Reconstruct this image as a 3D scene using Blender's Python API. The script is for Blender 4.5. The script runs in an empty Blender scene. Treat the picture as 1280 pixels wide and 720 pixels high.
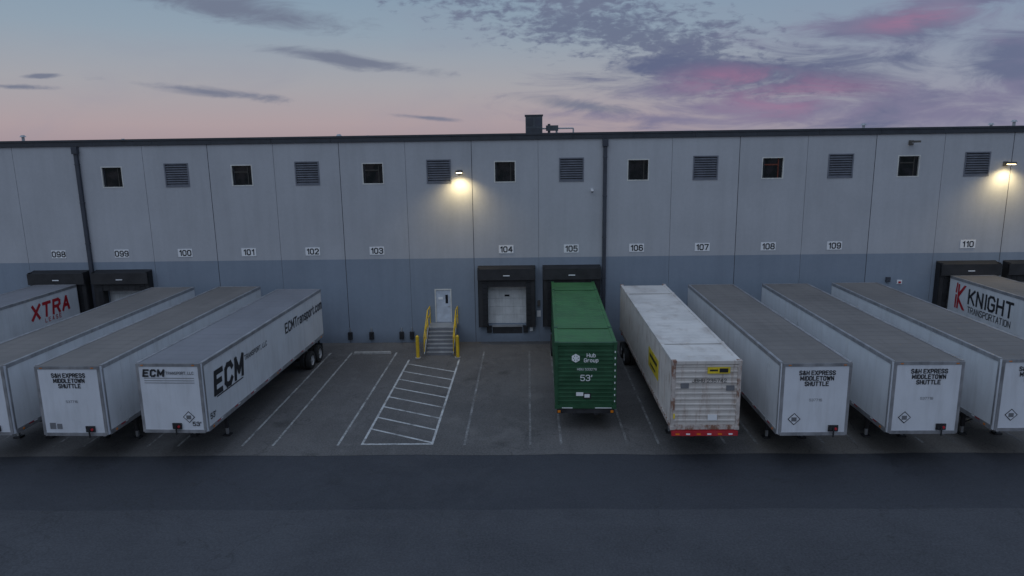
import bpy, math, random, os
from mathutils import Vector, Matrix
random.seed(7)
scene = bpy.context.scene
scene.view_settings.view_transform = 'Standard'
scene.view_settings.look = 'None'
scene.view_settings.exposure = 0
rad = math.radians

def lin(r, g, b):
    f = lambda c: (c/255/12.92) if c/255 <= 0.04045 else ((c/255+0.055)/1.055)**2.4
    return (f(r), f(g), f(b))

# ------------------------------------------------------------------ materials
class NT:
    def __init__(s, tree): s.t = tree
    def n(s, typ, **kw):
        nd = s.t.nodes.new(typ)
        for k, v in kw.items(): setattr(nd, k, v)
        return nd
    def link(s, a, b): s.t.links.new(a, b)
    def setin(s, sock, v):
        if isinstance(v, bpy.types.NodeSocket): s.link(v, sock)
        else: sock.default_value = v
    def m(s, op, a, b=0.0, c=0.0, clamp=False):
        nd = s.n('ShaderNodeMath', operation=op); nd.use_clamp = clamp
        s.setin(nd.inputs[0], a); s.setin(nd.inputs[1], b); s.setin(nd.inputs[2], c)
        return nd.outputs[0]
    def mix(s, f, a, b, blend='MIX'):
        nd = s.n('ShaderNodeMix', data_type='RGBA', blend_type=blend)
        nd.clamp_factor = True
        s.setin(nd.inputs[0], f)
        s.setin(nd.inputs[6], a if not isinstance(a, tuple) else (*a[:3], 1))
        s.setin(nd.inputs[7], b if not isinstance(b, tuple) else (*b[:3], 1))
        return nd.outputs[2]
    def noise(s, vec, scale, detail=4, rough=0.55, dist=0.0, mapscale=None, loc=(0,0,0)):
        if mapscale or loc != (0,0,0):
            mp = s.n('ShaderNodeMapping'); s.link(vec, mp.inputs[0])
            mp.inputs[3].default_value = mapscale or (1,1,1)
            mp.inputs[1].default_value = loc
            vec = mp.outputs[0]
        nd = s.n('ShaderNodeTexNoise'); s.link(vec, nd.inputs['Vector'])
        nd.inputs['Scale'].default_value = scale; nd.inputs['Detail'].default_value = detail
        nd.inputs['Roughness'].default_value = rough; nd.inputs['Distortion'].default_value = dist
        return nd.outputs[0]
    def smooth(s, v, lo, hi, a=0.0, b=1.0):
        nd = s.n('ShaderNodeMapRange', interpolation_type='SMOOTHSTEP')
        s.setin(nd.inputs[0], v)
        for i, x in enumerate((lo, hi, a, b)): nd.inputs[i+1].default_value = x
        return nd.outputs[0]

def new_mat(name):
    mt = bpy.data.materials.new(name); mt.use_nodes = True
    t = mt.node_tree; N = NT(t)
    b = t.nodes['Principled BSDF']
    return mt, N, b

def mat(name, col, rough=0.6, metal=0.0, var=0.12, scale=2.0, dirt=0.0, dirtcol=(0.08,0.07,0.06), streak=(5,5,0.5), bump=0.0, emit=None, es=0, dlo=.42, dhi=.75):
    mt, N, b = new_mat(name)
    tc = N.n('ShaderNodeTexCoord').outputs['Object']
    oi = N.n('ShaderNodeObjectInfo')
    add = N.n('ShaderNodeVectorMath', operation='ADD'); N.link(tc, add.inputs[0])
    off = N.n('ShaderNodeVectorMath', operation='SCALE'); N.link(oi.outputs['Location'], off.inputs[0]); off.inputs['Scale'].default_value = 1.37
    N.link(off.outputs[0], add.inputs[1]); v = add.outputs[0]
    n1 = N.noise(v, scale, 3)
    f = N.smooth(n1, 0.3, 0.7)
    c = N.mix(f, tuple(x*(1-var) for x in col), tuple(min(1, x*(1+var)) for x in col))
    if dirt > 0:
        n2 = N.noise(v, 1.0, 5, 0.65, mapscale=streak)
        d = N.m('MULTIPLY', N.smooth(n2, dlo, dhi), dirt)
        c = N.mix(d, c, dirtcol)
    N.link(c, b.inputs['Base Color'])
    N.link(N.smooth(n1, 0.2, 0.8, max(0, rough-0.12), min(1, rough+0.12)), b.inputs['Roughness'])
    b.inputs['Metallic'].default_value = metal
    if bump:
        bp = N.n('ShaderNodeBump'); bp.inputs['Strength'].default_value = bump; bp.inputs['Distance'].default_value = 0.01
        N.link(N.noise(v, scale*12, 4), bp.inputs['Height']); N.link(bp.outputs[0], b.inputs['Normal'])
    if emit:
        b.inputs['Emission Color'].default_value = (*emit, 1); b.inputs['Emission Strength'].default_value = es
    return mt

def wall_mat(name, col):
    mt, N, b = new_mat(name)
    tc = N.n('ShaderNodeTexCoord').outputs['Object']
    sp = N.n('ShaderNodeSeparateXYZ'); N.link(tc, sp.inputs[0])
    pi = N.m('FLOOR', N.m('DIVIDE', N.m('SUBTRACT', sp.outputs[0], 4.61), 7.946))
    wn = N.n('ShaderNodeTexWhiteNoise', noise_dimensions='1D'); N.link(pi, wn.inputs['W'])
    pt = N.m('MULTIPLY_ADD', wn.outputs[0], 0.07, 0.965)
    n1 = N.noise(tc, 0.22, 4, 0.6)
    n2 = N.noise(tc, 1.0, 5, 0.65, mapscale=(1.6, 1.6, 0.14))
    n3 = N.noise(tc, 5.0, 4, 0.6)
    k = N.m('MULTIPLY', pt, N.smooth(n1, 0.25, 0.75, 0.93, 1.06))
    k = N.m('MULTIPLY', k, N.smooth(n2, 0.35, 0.8, 1.02, 0.93))
    k = N.m('MULTIPLY', k, N.smooth(n3, 0.3, 0.7, 0.98, 1.02))
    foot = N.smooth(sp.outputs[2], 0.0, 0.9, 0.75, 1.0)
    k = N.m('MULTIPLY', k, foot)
    cc = N.n('ShaderNodeVectorMath', operation='SCALE'); cc.inputs[0].default_value = col; N.link(k, cc.inputs['Scale'])
    N.link(cc.outputs[0], b.inputs['Base Color'])
    b.inputs['Roughness'].default_value = 0.85
    return mt

def ground_mat(name, col, warm=None, stain=0.5, rough=0.85, blotch=0.25):
    mt, N, b = new_mat(name)
    tc = N.n('ShaderNodeTexCoord').outputs['Object']
    n1 = N.noise(tc, 0.12, 5, 0.62, 0.6)
    n2 = N.noise(tc, 0.55, 6, 0.7, 0.4, loc=(7,3,0))
    n3 = N.noise(tc, 14, 4, 0.7)
    c = N.mix(N.smooth(n1, 0.35, 0.65), tuple(x*(1-blotch) for x in col), tuple(x*(1+blotch) for x in col))
    if warm:
        n4 = N.noise(tc, 1.0, 4, 0.6, mapscale=(1.6, 0.12, 1), loc=(3,9,0))
        sp = N.n('ShaderNodeSeparateXYZ'); N.link(tc, sp.inputs[0])
        w = N.m('ADD', N.smooth(sp.outputs[0], 8.6, 9.3), N.smooth(n1, 0.5, 0.8, 0, 0.3), clamp=True)
        c = N.mix(w, c, warm)
        st = N.m('MULTIPLY', N.smooth(n4, 0.5, 0.72), stain)
        c = N.mix(st, c, tuple(x*0.5 for x in col))
        lt = N.m('MULTIPLY', N.smooth(n2, 0.54, 0.70), 0.45)
        c = N.mix(lt, c, tuple(x*1.7 for x in col))
        vo = N.n('ShaderNodeTexVoronoi'); vo.inputs['Scale'].default_value = 0.33; N.link(tc, vo.inputs['Vector'])
        o = N.m('MULTIPLY', N.smooth(N.m('ADD', vo.outputs['Distance'], N.m('MULTIPLY', n2, 0.5)), 0.30, 0.46, 1, 0), 0.6)
        c = N.mix(o, c, (0.02, 0.019, 0.018))
    else:
        n5 = N.noise(tc, 1.0, 4, 0.6, mapscale=(0.05, 0.9, 1), loc=(1,2,0))
        st = N.m('MULTIPLY', N.smooth(n5, 0.48, 0.7), stain)
        c = N.mix(st, c, tuple(x*1.35 for x in col))
        lt = N.m('MULTIPLY', N.smooth(n2, 0.6, 0.72), 0.35)
        c = N.mix(lt, c, tuple(x*0.6 for x in col))
        vo = N.n('ShaderNodeTexVoronoi'); vo.inputs['Scale'].default_value = 0.13; N.link(tc, vo.inputs['Vector'])
        o = N.m('MULTIPLY', N.smooth(N.m('ADD', vo.outputs['Distance'], N.m('MULTIPLY', n2, 0.12)), 0.085, 0.13, 1, 0), 0.45)
        c = N.mix(o, c, (0.018, 0.018, 0.019))
    vc = N.n('ShaderNodeTexVoronoi', feature='DISTANCE_TO_EDGE'); vc.inputs['Scale'].default_value = 0.16
    dv = N.n('ShaderNodeVectorMath', operation='ADD'); N.link(tc, dv.inputs[0])
    nn = N.n('ShaderNodeTexNoise'); nn.inputs['Scale'].default_value = 0.9; nn.inputs['Detail'].default_value = 3; N.link(tc, nn.inputs['Vector'])
    sc = N.n('ShaderNodeVectorMath', operation='SCALE'); N.link(nn.outputs[1], sc.inputs[0]); sc.inputs['Scale'].default_value = 2.2
    N.link(sc.outputs[0], dv.inputs[1]); N.link(dv.outputs[0], vc.inputs['Vector'])
    cr = N.m('MULTIPLY', N.smooth(vc.outputs['Distance'], 0.0015, 0.006, 1, 0), 0.5)
    c = N.mix(cr, c, (0.02, 0.02, 0.02))
    c = N.mix(0.3, c, N.mix(N.smooth(n3, 0.3, 0.7), (0.0,0.0,0.0), tuple(x*2 for x in col)))
    N.link(c, b.inputs['Base Color'])
    N.link(N.smooth(n2, 0.35, 0.7, rough, rough-0.25), b.inputs['Roughness'])
    return mt

def line_mat(name, col, under, wear):
    mt, N, b = new_mat(name)
    tc = N.n('ShaderNodeTexCoord').outputs['Object']
    n = N.noise(tc, 1.3, 6, 0.75)
    n2 = N.noise(tc, 11, 4, 0.7)
    w = N.smooth(N.m('ADD', N.m('MULTIPLY', n, 0.6), N.m('MULTIPLY', n2, 0.4)), wear-0.12, wear+0.12)
    N.link(N.mix(w, col, under), b.inputs['Base Color']); b.inputs['Roughness'].default_value = 0.8
    return mt

M = {}
M['wall_up'] = wall_mat('wall_paint_upper', (0.43, 0.435, 0.455))
M['wall_lo'] = wall_mat('wall_paint_lower', (0.235, 0.275, 0.33))
M['seam'] = mat('joint_sealant', (0.10, 0.105, 0.12), 0.8)
M['seam2'] = mat('joint_reveal', (0.27, 0.28, 0.30), 0.8)
M['cap'] = mat('coping_metal', (0.05, 0.055, 0.065), 0.5, 0.3)
M['pipe'] = mat('downspout_metal', (0.055, 0.06, 0.075), 0.5, 0.2)
M['roof'] = mat('roof_membrane', (0.35, 0.35, 0.35), 0.9)
M['glass'] = mat('window_glass', (0.012, 0.013, 0.016), 0.12)
M['inner'] = mat('interior_dark', (0.05, 0.046, 0.04), 0.9)
M['innerred'] = mat('interior_racking', (0.14, 0.035, 0.02), 0.9)
M['frame'] = mat('window_frame', (0.62, 0.61, 0.57), 0.5)
M['louver'] = mat('louver_metal', (0.17, 0.18, 0.21), 0.5, 0.2)
M['louver_in'] = mat('louver_back', (0.04, 0.045, 0.055), 0.8)
M['black'] = mat('rubber_black', (0.016, 0.016, 0.018), 0.7, var=0.3, bump=0.3)
M['curtain'] = mat('shelter_fabric', (0.028, 0.027, 0.028), 0.8, var=0.35, scale=1.5, bump=0.3)
M['dockdoor'] = mat('dock_door_paint', (0.62, 0.62, 0.61), 0.5, var=0.08, dirt=0.25)
M['steel'] = mat('galvanised_steel', (0.36, 0.37, 0.38), 0.45, 0.5)
M['darksteel'] = mat('chassis_steel', (0.03, 0.03, 0.033), 0.6, 0.2, var=0.3)
M['yellow'] = mat('safety_yellow', (0.72, 0.46, 0.02), 0.5, var=0.1, dirt=0.25)
M['mdoor'] = mat('steel_door_paint', (0.50, 0.54, 0.60), 0.45)
M['signwhite'] = mat('sign_white', (0.80, 0.80, 0.80), 0.5, var=0.03)
M['ink'] = mat('black_vinyl', (0.018, 0.018, 0.021), 0.5, var=0.05)
M['red'] = mat('red_vinyl', (0.42, 0.01, 0.02), 0.5, var=0.08)
M['greyink'] = mat('faded_vinyl', (0.16, 0.16, 0.17), 0.6)
M['redpaint'] = mat('red_chassis_paint', (0.45, 0.02, 0.03), 0.5, dirt=0.3)
M['redlens'] = mat('tail_lens', (0.5, 0.01, 0.01), 0.3)
M['amber'] = mat('marker_lens', (0.7, 0.2, 0.01), 0.3)
M['trailwhite'] = mat('trailer_white', (0.68, 0.69, 0.70), 0.38, var=0.04, scale=0.8, dirt=0.22, dirtcol=(0.30,0.28,0.26), streak=(2.5,2.5,0.35))
M['trailnose'] = mat('trailer_nose_white', (0.64, 0.655, 0.69), 0.38, var=0.04, scale=0.9, dirt=0.25, dirtcol=(0.34,0.33,0.32), streak=(3,3,0.4))
M['alu'] = mat('aluminium_rail', (0.36, 0.36, 0.37), 0.42, 0.5, var=0.15, dirt=0.3)
M['roofbrown'] = mat('trailer_roof_weathered', (0.165, 0.150, 0.138), 0.75, 0.0, var=0.12, scale=0.4, dirt=0.3, dirtcol=(0.10,0.09,0.082), streak=(3,0.25,3))
M['roofgrey'] = mat('trailer_roof_grey', (0.19, 0.19, 0.205), 0.7, 0.0, var=0.08, scale=0.4, dirt=0.2, dirtcol=(0.12,0.12,0.12), streak=(3,0.25,3))
M['tire'] = mat('tyre_rubber', (0.02, 0.02, 0.02), 0.85, var=0.3)
M['rim'] = mat('wheel_rim', (0.5, 0.5, 0.5), 0.5, 0.2, dirt=0.5)
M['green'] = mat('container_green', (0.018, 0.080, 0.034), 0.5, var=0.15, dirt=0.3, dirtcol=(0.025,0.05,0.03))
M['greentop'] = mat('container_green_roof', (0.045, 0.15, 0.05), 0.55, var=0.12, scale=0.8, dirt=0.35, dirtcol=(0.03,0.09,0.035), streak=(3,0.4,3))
M['cwhite'] = mat('container_white', (0.58, 0.535, 0.49), 0.5, var=0.06, dirt=0.7, dirtcol=(0.26,0.15,0.10), streak=(5,5,0.8), dlo=.50, dhi=.78)
M['cwhitetop'] = mat('container_white_roof', (0.60, 0.565, 0.525), 0.6, var=0.08, scale=0.9, dirt=0.55, dirtcol=(0.30,0.24,0.20), streak=(1.2,0.7,2), dlo=.47, dhi=.75)
M['rust'] = mat('rusted_white_frame', (0.50, 0.44, 0.40), 0.75, var=0.15, scale=5, dirt=0.9, dirtcol=(0.20,0.085,0.045), streak=(4,4,2.0), dlo=.44, dhi=.60, bump=0.3)
M['hunt'] = mat('yellow_vinyl', (0.74, 0.55, 0.03), 0.5, dirt=0.3)
M['lampbody'] = mat('lamp_housing', (0.10, 0.09, 0.08), 0.5)
M['lamplens'] = mat('lamp_lens', (1,0.9,0.6), 0.4, emit=(1.0, 0.80, 0.42), es=9)
M['alarm'] = mat('dock_signal_red', (0.6,0.02,0.02), 0.4, emit=(1.0,0.05,0.05), es=3)
M['concrete'] = mat('concrete', (0.33, 0.32, 0.30), 0.9, var=0.15, scale=6, bump=0.3, dirt=0.3)
M['hvac'] = mat('hvac_metal', (0.07, 0.08, 0.09), 0.5, 0.2)
M['pave'] = ground_mat('parking_asphalt_old', (0.110, 0.103, 0.098), warm=(0.145, 0.129, 0.111), stain=0.45)
M['road1'] = ground_mat('asphalt_new', (0.035, 0.037, 0.044), stain=0.25, blotch=0.12)
M['road2'] = ground_mat('asphalt_lane', (0.050, 0.051, 0.057), stain=0.3, blotch=0.15)
M['field'] = mat('ground_grass', (0.05, 0.07, 0.03), 0.95, var=0.4, scale=0.05)
M['paint'] = line_mat('white_road_paint', (0.56, 0.56, 0.54), (0.15, 0.145, 0.14), 0.54)
M['paintmid'] = line_mat('faded_road_paint', (0.44, 0.44, 0.42), (0.12, 0.115, 0.11), 0.50)
M['paintworn'] = line_mat('worn_road_paint', (0.34, 0.33, 0.32), (0.12, 0.115, 0.11), 0.45)

# ------------------------------------------------------------------ mesh builder
class MB:
    def __init__(s): s.v=[]; s.f=[]; s.mi=[]; s.mats=[]
    def _m(s, k):
        if k not in s.mats: s.mats.append(k)
        return s.mats.index(k)
    def face(s, pts, k):
        b=len(s.v); s.v += [tuple(p) for p in pts]; s.f.append(tuple(range(b,b+len(pts)))); s.mi.append(s._m(k))
    def box(s, x0,x1,y0,y1,z0,z1,k, rot=None, top=None):
        c=[(x,y,z) for z in (z0,z1) for y in (y0,y1) for x in (x0,x1)]
        if rot is not None: c=[tuple(rot@Vector(p)) for p in c]
        b=len(s.v); s.v+=c
        F=[(0,2,3,1),(4,5,7,6),(0,1,5,4),(2,6,7,3),(0,4,6,2),(1,3,7,5)]
        for i,f in enumerate(F):
            s.f.append(tuple(b+j for j in f)); s.mi.append(s._m(top if (top and i==1) else k))
    def beam(s, p0, p1, w, h, k):
        p0=Vector(p0); p1=Vector(p1); d=p1-p0; L=d.length
        q=d.to_track_quat('Y','Z').to_matrix().to_4x4(); q.translation=p0
        s.box(-w/2,w/2,0,L,-h/2,h/2,k,rot=q)
    def cyl(s, p0, p1, r, k, seg=12, r2=None, cap=True):
        p0=Vector(p0); p1=Vector(p1); d=p1-p0; L=d.length; r2=r if r2 is None else r2
        q=d.to_track_quat('Z','Y').to_matrix()
        b=len(s.v)
        for (rr,zz) in ((r,0),(r2,L)):
            for i in range(seg):
                a=2*math.pi*i/seg; s.v.append(tuple(p0+q@Vector((rr*math.cos(a),rr*math.sin(a),zz))))
        for i in range(seg):
            j=(i+1)%seg; s.f.append((b+i,b+j,b+seg+j,b+seg+i)); s.mi.append(s._m(k))
        if cap:
            s.f.append(tuple(b+i for i in reversed(range(seg)))); s.mi.append(s._m(k))
            s.f.append(tuple(b+seg+i for i in range(seg))); s.mi.append(s._m(k))
    def revolve_x(s, x, y, z, prof, k, seg=28):
        b=len(s.v); n=len(prof)
        for dx,r in prof:
            for i in range(seg):
                a=2*math.pi*i/seg; s.v.append((x+dx,y+r*math.cos(a),z+r*math.sin(a)))
        for j in range(n-1):
            for i in range(seg):
                i2=(i+1)%seg
                s.f.append((b+j*seg+i,b+j*seg+i2,b+(j+1)*seg+i2,b+(j+1)*seg+i)); s.mi.append(s._m(k))
    def prism(s, poly, y0, y1, k):
        n=len(poly); b=len(s.v)
        s.v += [(x,y0,z) for x,z in poly]+[(x,y1,z) for x,z in poly]
        for i in range(n):
            j=(i+1)%n; s.f.append((b+i,b+j,b+n+j,b+n+i)); s.mi.append(s._m(k))
        s.f.append(tuple(b+i for i in range(n))); s.mi.append(s._m(k))
        s.f.append(tuple(b+n+i for i in reversed(range(n)))); s.mi.append(s._m(k))
    def obj(s, name, parent=None, loc=(0,0,0), rotz=0, bevel=0, smooth=False):
        me=bpy.data.meshes.new(name); me.from_pydata(s.v,[],s.f)
        for k in s.mats: me.materials.append(M[k])
        for p,i in zip(me.polygons,s.mi): p.material_index=i
        import bmesh
        bm=bmesh.new(); bm.from_mesh(me); bmesh.ops.recalc_face_normals(bm,faces=bm.faces); bm.to_mesh(me); bm.free()
        o=bpy.data.objects.new(name,me); scene.collection.objects.link(o)
        o.location=loc; o.rotation_euler=(0,0,rotz)
        if parent: o.parent=parent
        if bevel:
            md=o.modifiers.new('bevel','BEVEL'); md.width=bevel; md.segments=2; md.limit_method='ANGLE'; md.angle_limit=rad(50)
        if smooth:
            for p in me.polygons: p.use_smooth=True
            try: me.set_sharp_from_angle(angle=rad(40))
            except Exception: pass
        return o

def empty(name, loc=(0,0,0), rotz=0):
    e=bpy.data.objects.new(name,None); scene.collection.objects.link(e); e.location=loc; e.rotation_euler=(0,0,rotz); e.empty_display_size=0.5
    return e

# sign-writer's block alphabet: strokes on a 4 x 6 cell (cap height 6, width 4)
_O=[(1,0),(3,0),(4,1),(4,5),(3,6),(1,6),(0,5),(0,1),(1,0)]
G={
'A':[[(0,0),(2,6),(4,0)],[(.8,2),(3.2,2)]], 'B':[[(0,0),(0,6),(3,6),(3.8,5.2),(3.8,4),(3,3.2),(0,3.2)],[(3,3.2),(4,2.4),(4,.8),(3,0),(0,0)]],
'C':[[(4,4.8),(3,6),(1,6),(0,5),(0,1),(1,0),(3,0),(4,1.2)]], 'D':[[(0,0),(0,6),(2.7,6),(4,4.7),(4,1.3),(2.7,0),(0,0)]],
'E':[[(4,6),(0,6),(0,0),(4,0)],[(0,3.1),(3.4,3.1)]], 'G':[[(4,4.8),(3,6),(1,6),(0,5),(0,1),(1,0),(3,0),(4,1),(4,2.8),(2.3,2.8)]],
'H':[[(0,0),(0,6)],[(4,0),(4,6)],[(0,3.1),(4,3.1)]], 'I':[[(.5,0),(.5,6)]], 'J':[[(4,6),(4,1),(3,0),(1,0),(0,1),(0,1.8)]],
'K':[[(0,0),(0,6)],[(4,6),(0,2.4)],[(1.3,3.6),(4.1,0)]], 'L':[[(0,6),(0,0),(3.7,0)]], 'M':[[(0,0),(0,6),(2.4,1.6),(4.8,6),(4.8,0)]],
'N':[[(0,0),(0,6),(4,0),(4,6)]], 'O':[_O], 'P':[[(0,0),(0,6),(3,6),(4,5.2),(4,3.6),(3,2.8),(0,2.8)]],
'R':[[(0,0),(0,6),(3,6),(4,5.2),(4,3.8),(3,3),(0,3)],[(2.3,3),(4.1,0)]],
'S':[[(4,4.9),(3,6),(1,6),(0,5.1),(0,4.1),(1,3.2),(3,2.8),(4,1.9),(4,.9),(3,0),(1,0),(0,1.1)]], 'T':[[(0,6),(4.2,6)],[(2.1,6),(2.1,0)]],
'U':[[(0,6),(0,1),(1,0),(3,0),(4,1),(4,6)]], 'W':[[(0,6),(1.2,0),(2.6,5),(4,0),(5.2,6)]], 'X':[[(0,0),(4.2,6)],[(0,6),(4.2,0)]],
'Y':[[(0,6),(2.1,3),(4.2,6)],[(2.1,3),(2.1,0)]], '&':[[(4.2,0),(.8,4.4),(.8,5.3),(1.5,6),(2.4,6),(3,5.2),(2.9,4.2),(.2,2.2),(0,1),(1,0),(2.4,0),(4.2,2.4)]],
'0':[_O], '1':[[(.6,4.7),(2.2,6),(2.2,0)]], '2':[[(0,4.8),(1,6),(3,6),(4,5),(4,3.9),(0,0),(4.1,0)]],
'3':[[(0,5),(1,6),(3,6),(4,5),(4,4),(3,3.1),(1.5,3.1)],[(3,3.1),(4,2.2),(4,1),(3,0),(1,0),(0,1)]], '4':[[(3.1,0),(3.1,6),(0,1.9),(4.3,1.9)]],
'5':[[(3.8,6),(.4,6),(.1,3.1),(1,3.7),(3,3.7),(4,2.7),(4,1),(3,0),(1,0),(0,1)]], '6':[[(3.8,5.1),(3,6),(1,6),(0,5),(0,1),(1,0),(3,0),(4,1),(4,2.5),(3,3.4),(1,3.4),(0,2.6)]],
'7':[[(0,6),(4,6),(1.4,0)]], '8':[[(1,3.2),(.2,4),(.2,5.2),(1,6),(3,6),(3.8,5.2),(3.8,4),(3,3.2),(1,3.2),(0,2.3),(0,.9),(1,0),(3,0),(4,.9),(4,2.3),(3,3.2)]],
'9':[[(.2,.9),(1,0),(3,0),(4,1),(4,5),(3,6),(1,6),(0,5),(0,3.5),(1,2.6),(3,2.6),(4,3.4)]], "'":[[(.5,6),(.3,4.4)]], '.':[[(.4,0),(.4,.5)]], ',':[[(.6,.4),(.2,-.9)]],
'r':[[(0,0),(0,4.2)],[(0,2.8),(1,4),(2.2,4.1)]], 'a':[[(.3,3.8),(1,4.2),(2.4,4.2),(3,3.5),(3,0)],[(3,2.3),(.9,2.3),(0,1.6),(0,.7),(.8,0),(2,0),(3,.8)]],
'n':[[(0,0),(0,4.2)],[(0,3.2),(1,4.2),(2.2,4.2),(3,3.4),(3,0)]], 's':[[(2.9,3.5),(2.2,4.2),(.8,4.2),(.1,3.5),(.1,2.7),(2.9,1.6),(2.9,.7),(2.2,0),(.8,0),(0,.7)]],
'p':[[(0,-1.7),(0,4.2)],[(0,3.3),(.9,4.2),(2.2,4.2),(3,3.3),(3,.9),(2.2,0),(.9,0),(0,.9)]], 'o':[[(.9,0),(2.2,0),(3.1,.9),(3.1,3.3),(2.2,4.2),(.9,4.2),(0,3.3),(0,.9),(.9,0)]],
't':[[(1,5.5),(1,.6),(1.6,0),(2.3,0)],[(0,4.2),(2.2,4.2)]], 'c':[[(3,3.4),(2.2,4.2),(.9,4.2),(0,3.3),(0,.9),(.9,0),(2.2,0),(3,.8)]],
'm':[[(0,0),(0,4.2)],[(0,3.3),(.9,4.2),(1.7,4.2),(2.4,3.4),(2.4,0)],[(2.4,3.3),(3.3,4.2),(4.1,4.2),(4.8,3.4),(4.8,0)]],
'u':[[(0,4.2),(0,.8),(.8,0),(2,0),(3,.9)],[(3,4.2),(3,0)]], 'b':[[(0,6),(0,0)],[(0,3.3),(.9,4.2),(2.2,4.2),(3,3.3),(3,.9),(2.2,0),(.9,0),(0,.9)]],
}
def text(name, s, parent, loc, facing, cap, k, align='CENTER', w=1.0, shear=0.0, sx=1.0, lead=1.55, track=1.5):
    """flat vinyl lettering; cap = capital height in metres, w = stroke width in cell units (cap/6)"""
    u=cap/6; mb=MB(); lines=s.split('\n'); cnt=0
    for li,ln in enumerate(lines):
        x=0; strokes=[]
        for ch in ln:
            if ch==' ': x+=2.6; continue
            g=G[ch]; wd=max(p[0] for st_ in g for p in st_)
            for st_ in g: strokes.append([(px_+x,py_) for px_,py_ in st_])
            x+=wd+w+track*.55
        tot=x-(w+track*.55)
        x0=-tot/2 if align=='CENTER' else 0
        yo=((len(lines)-1)/2-li)*6*lead-3
        for st_ in strokes:
            P=[Vector(((a+x0+shear*b_)*u*sx,(b_+yo)*u)) for a,b_ in st_]
            for i in range(len(P)-1):
                a,b_=P[i],P[i+1]; d=(b_-a)
                if d.length<1e-6: continue
                d=d.normalized(); n_=Vector((-d.y,d.x))*w*u/2; e_=d*w*u*.42
                cnt+=1; h=.0003*(cnt%7)
                q=[a-e_-n_,b_+e_-n_,b_+e_+n_,a-e_+n_]
                mb.face([(p.x,-h,p.y) for p in q],k)
    o=mb.obj(name,parent,loc,{'-Y':0,'+X':rad(90),'-X':rad(-90)}[facing])
    return o

# ------------------------------------------------------------------ layout
S=3.973
def slot(k): return -1.35+S*k
DOCKS=[-7,-6,0,1,7,8,9,10]
WINS=[k for k in range(-6,17,2)]
LOUV=[k for k in range(-5,17,2)]
names={-7:'098',-6:'099',-5:'100',-4:'101',-3:'102',-2:'103',0:'104',1:'105',2:'106',3:'107',4:'108',5:'109',7:'110',8:'111'}

# ------------------------------------------------------------------ ground
g=MB(); g.face([(-2500,-2500,-0.02),(2500,-2500,-0.02),(2500,2500,-0.02),(-2500,2500,-0.02)],'field'); g.obj('ground')
def sheet(name, x0,x1,y0,y1,z,k, wob=False, top=False):
    b=MB()
    if not wob: b.face([(x0,y0,z),(x1,y0,z),(x1,y1,z),(x0,y1,z)],k)
    else:
        n=400; xs=[x0+(x1-x0)*i/n for i in range(n+1)]
        yb=y1 if top else y0
        ys=[yb+0.035*math.sin(x*0.9)+random.uniform(-.02,.02) for x in xs]
        for i in range(n):
            if top: b.face([(xs[i],y0,z),(xs[i+1],y0,z),(xs[i+1],ys[i+1],z),(xs[i],ys[i],z)],k)
            else: b.face([(xs[i],ys[i],z),(xs[i+1],ys[i+1],z),(xs[i+1],y1,z),(xs[i],y1,z)],k)
    return b.obj(name)
sheet('asphalt_road',-120,120,-120,-16.0,0.0,'road1')
sheet('asphalt_lane',-120,120,-120,-20.7,0.004,'road2',wob=True,top=True)
sheet('parking_pavement',-120,120,-16.45,0.2,0.008,'pave',wob=True)

# ------------------------------------------------------------------ parking lines
pl=MB(); pw=MB(); Z=0.012
for k in list(range(-9,-1))+list(range(0,6))+list(range(7,11)):
    for sgn in (-1,1):
        x=slot(k)+sgn*1.35
        mk='paintmid' if k in (-2,-3) else 'paintworn'
        pw.box(x-0.05,x+0.05,-15.5,-2.2,Z-0.003,Z+0.001,mk)
x0,x1,y0,y1=-6.95,-4.05,-15.45,-3.7
for (a,b_,c,d) in ((x0-.05,x0+.05,y0,y1),(x1-.05,x1+.05,y0,y1),(x0+.05,x1-.05,y0,y0+.12)):
    pl.box(a,b_,c,d,Z-0.003,Z+0.001,'paint')
for i in range(9):
    ya=y0+1.65+i*1.33; yb=ya-1.45
    if ya>y1+.3: break
    w=.06
    pl.face([(x0+.05,ya-w,Z+.001),(x1-.05,yb-w,Z+.001),(x1-.05,yb+w,Z+.001),(x0+.05,ya+w,Z+.001)],'paint')
pl.obj('parking_lines'); pw.obj('worn_parking_lines')

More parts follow.
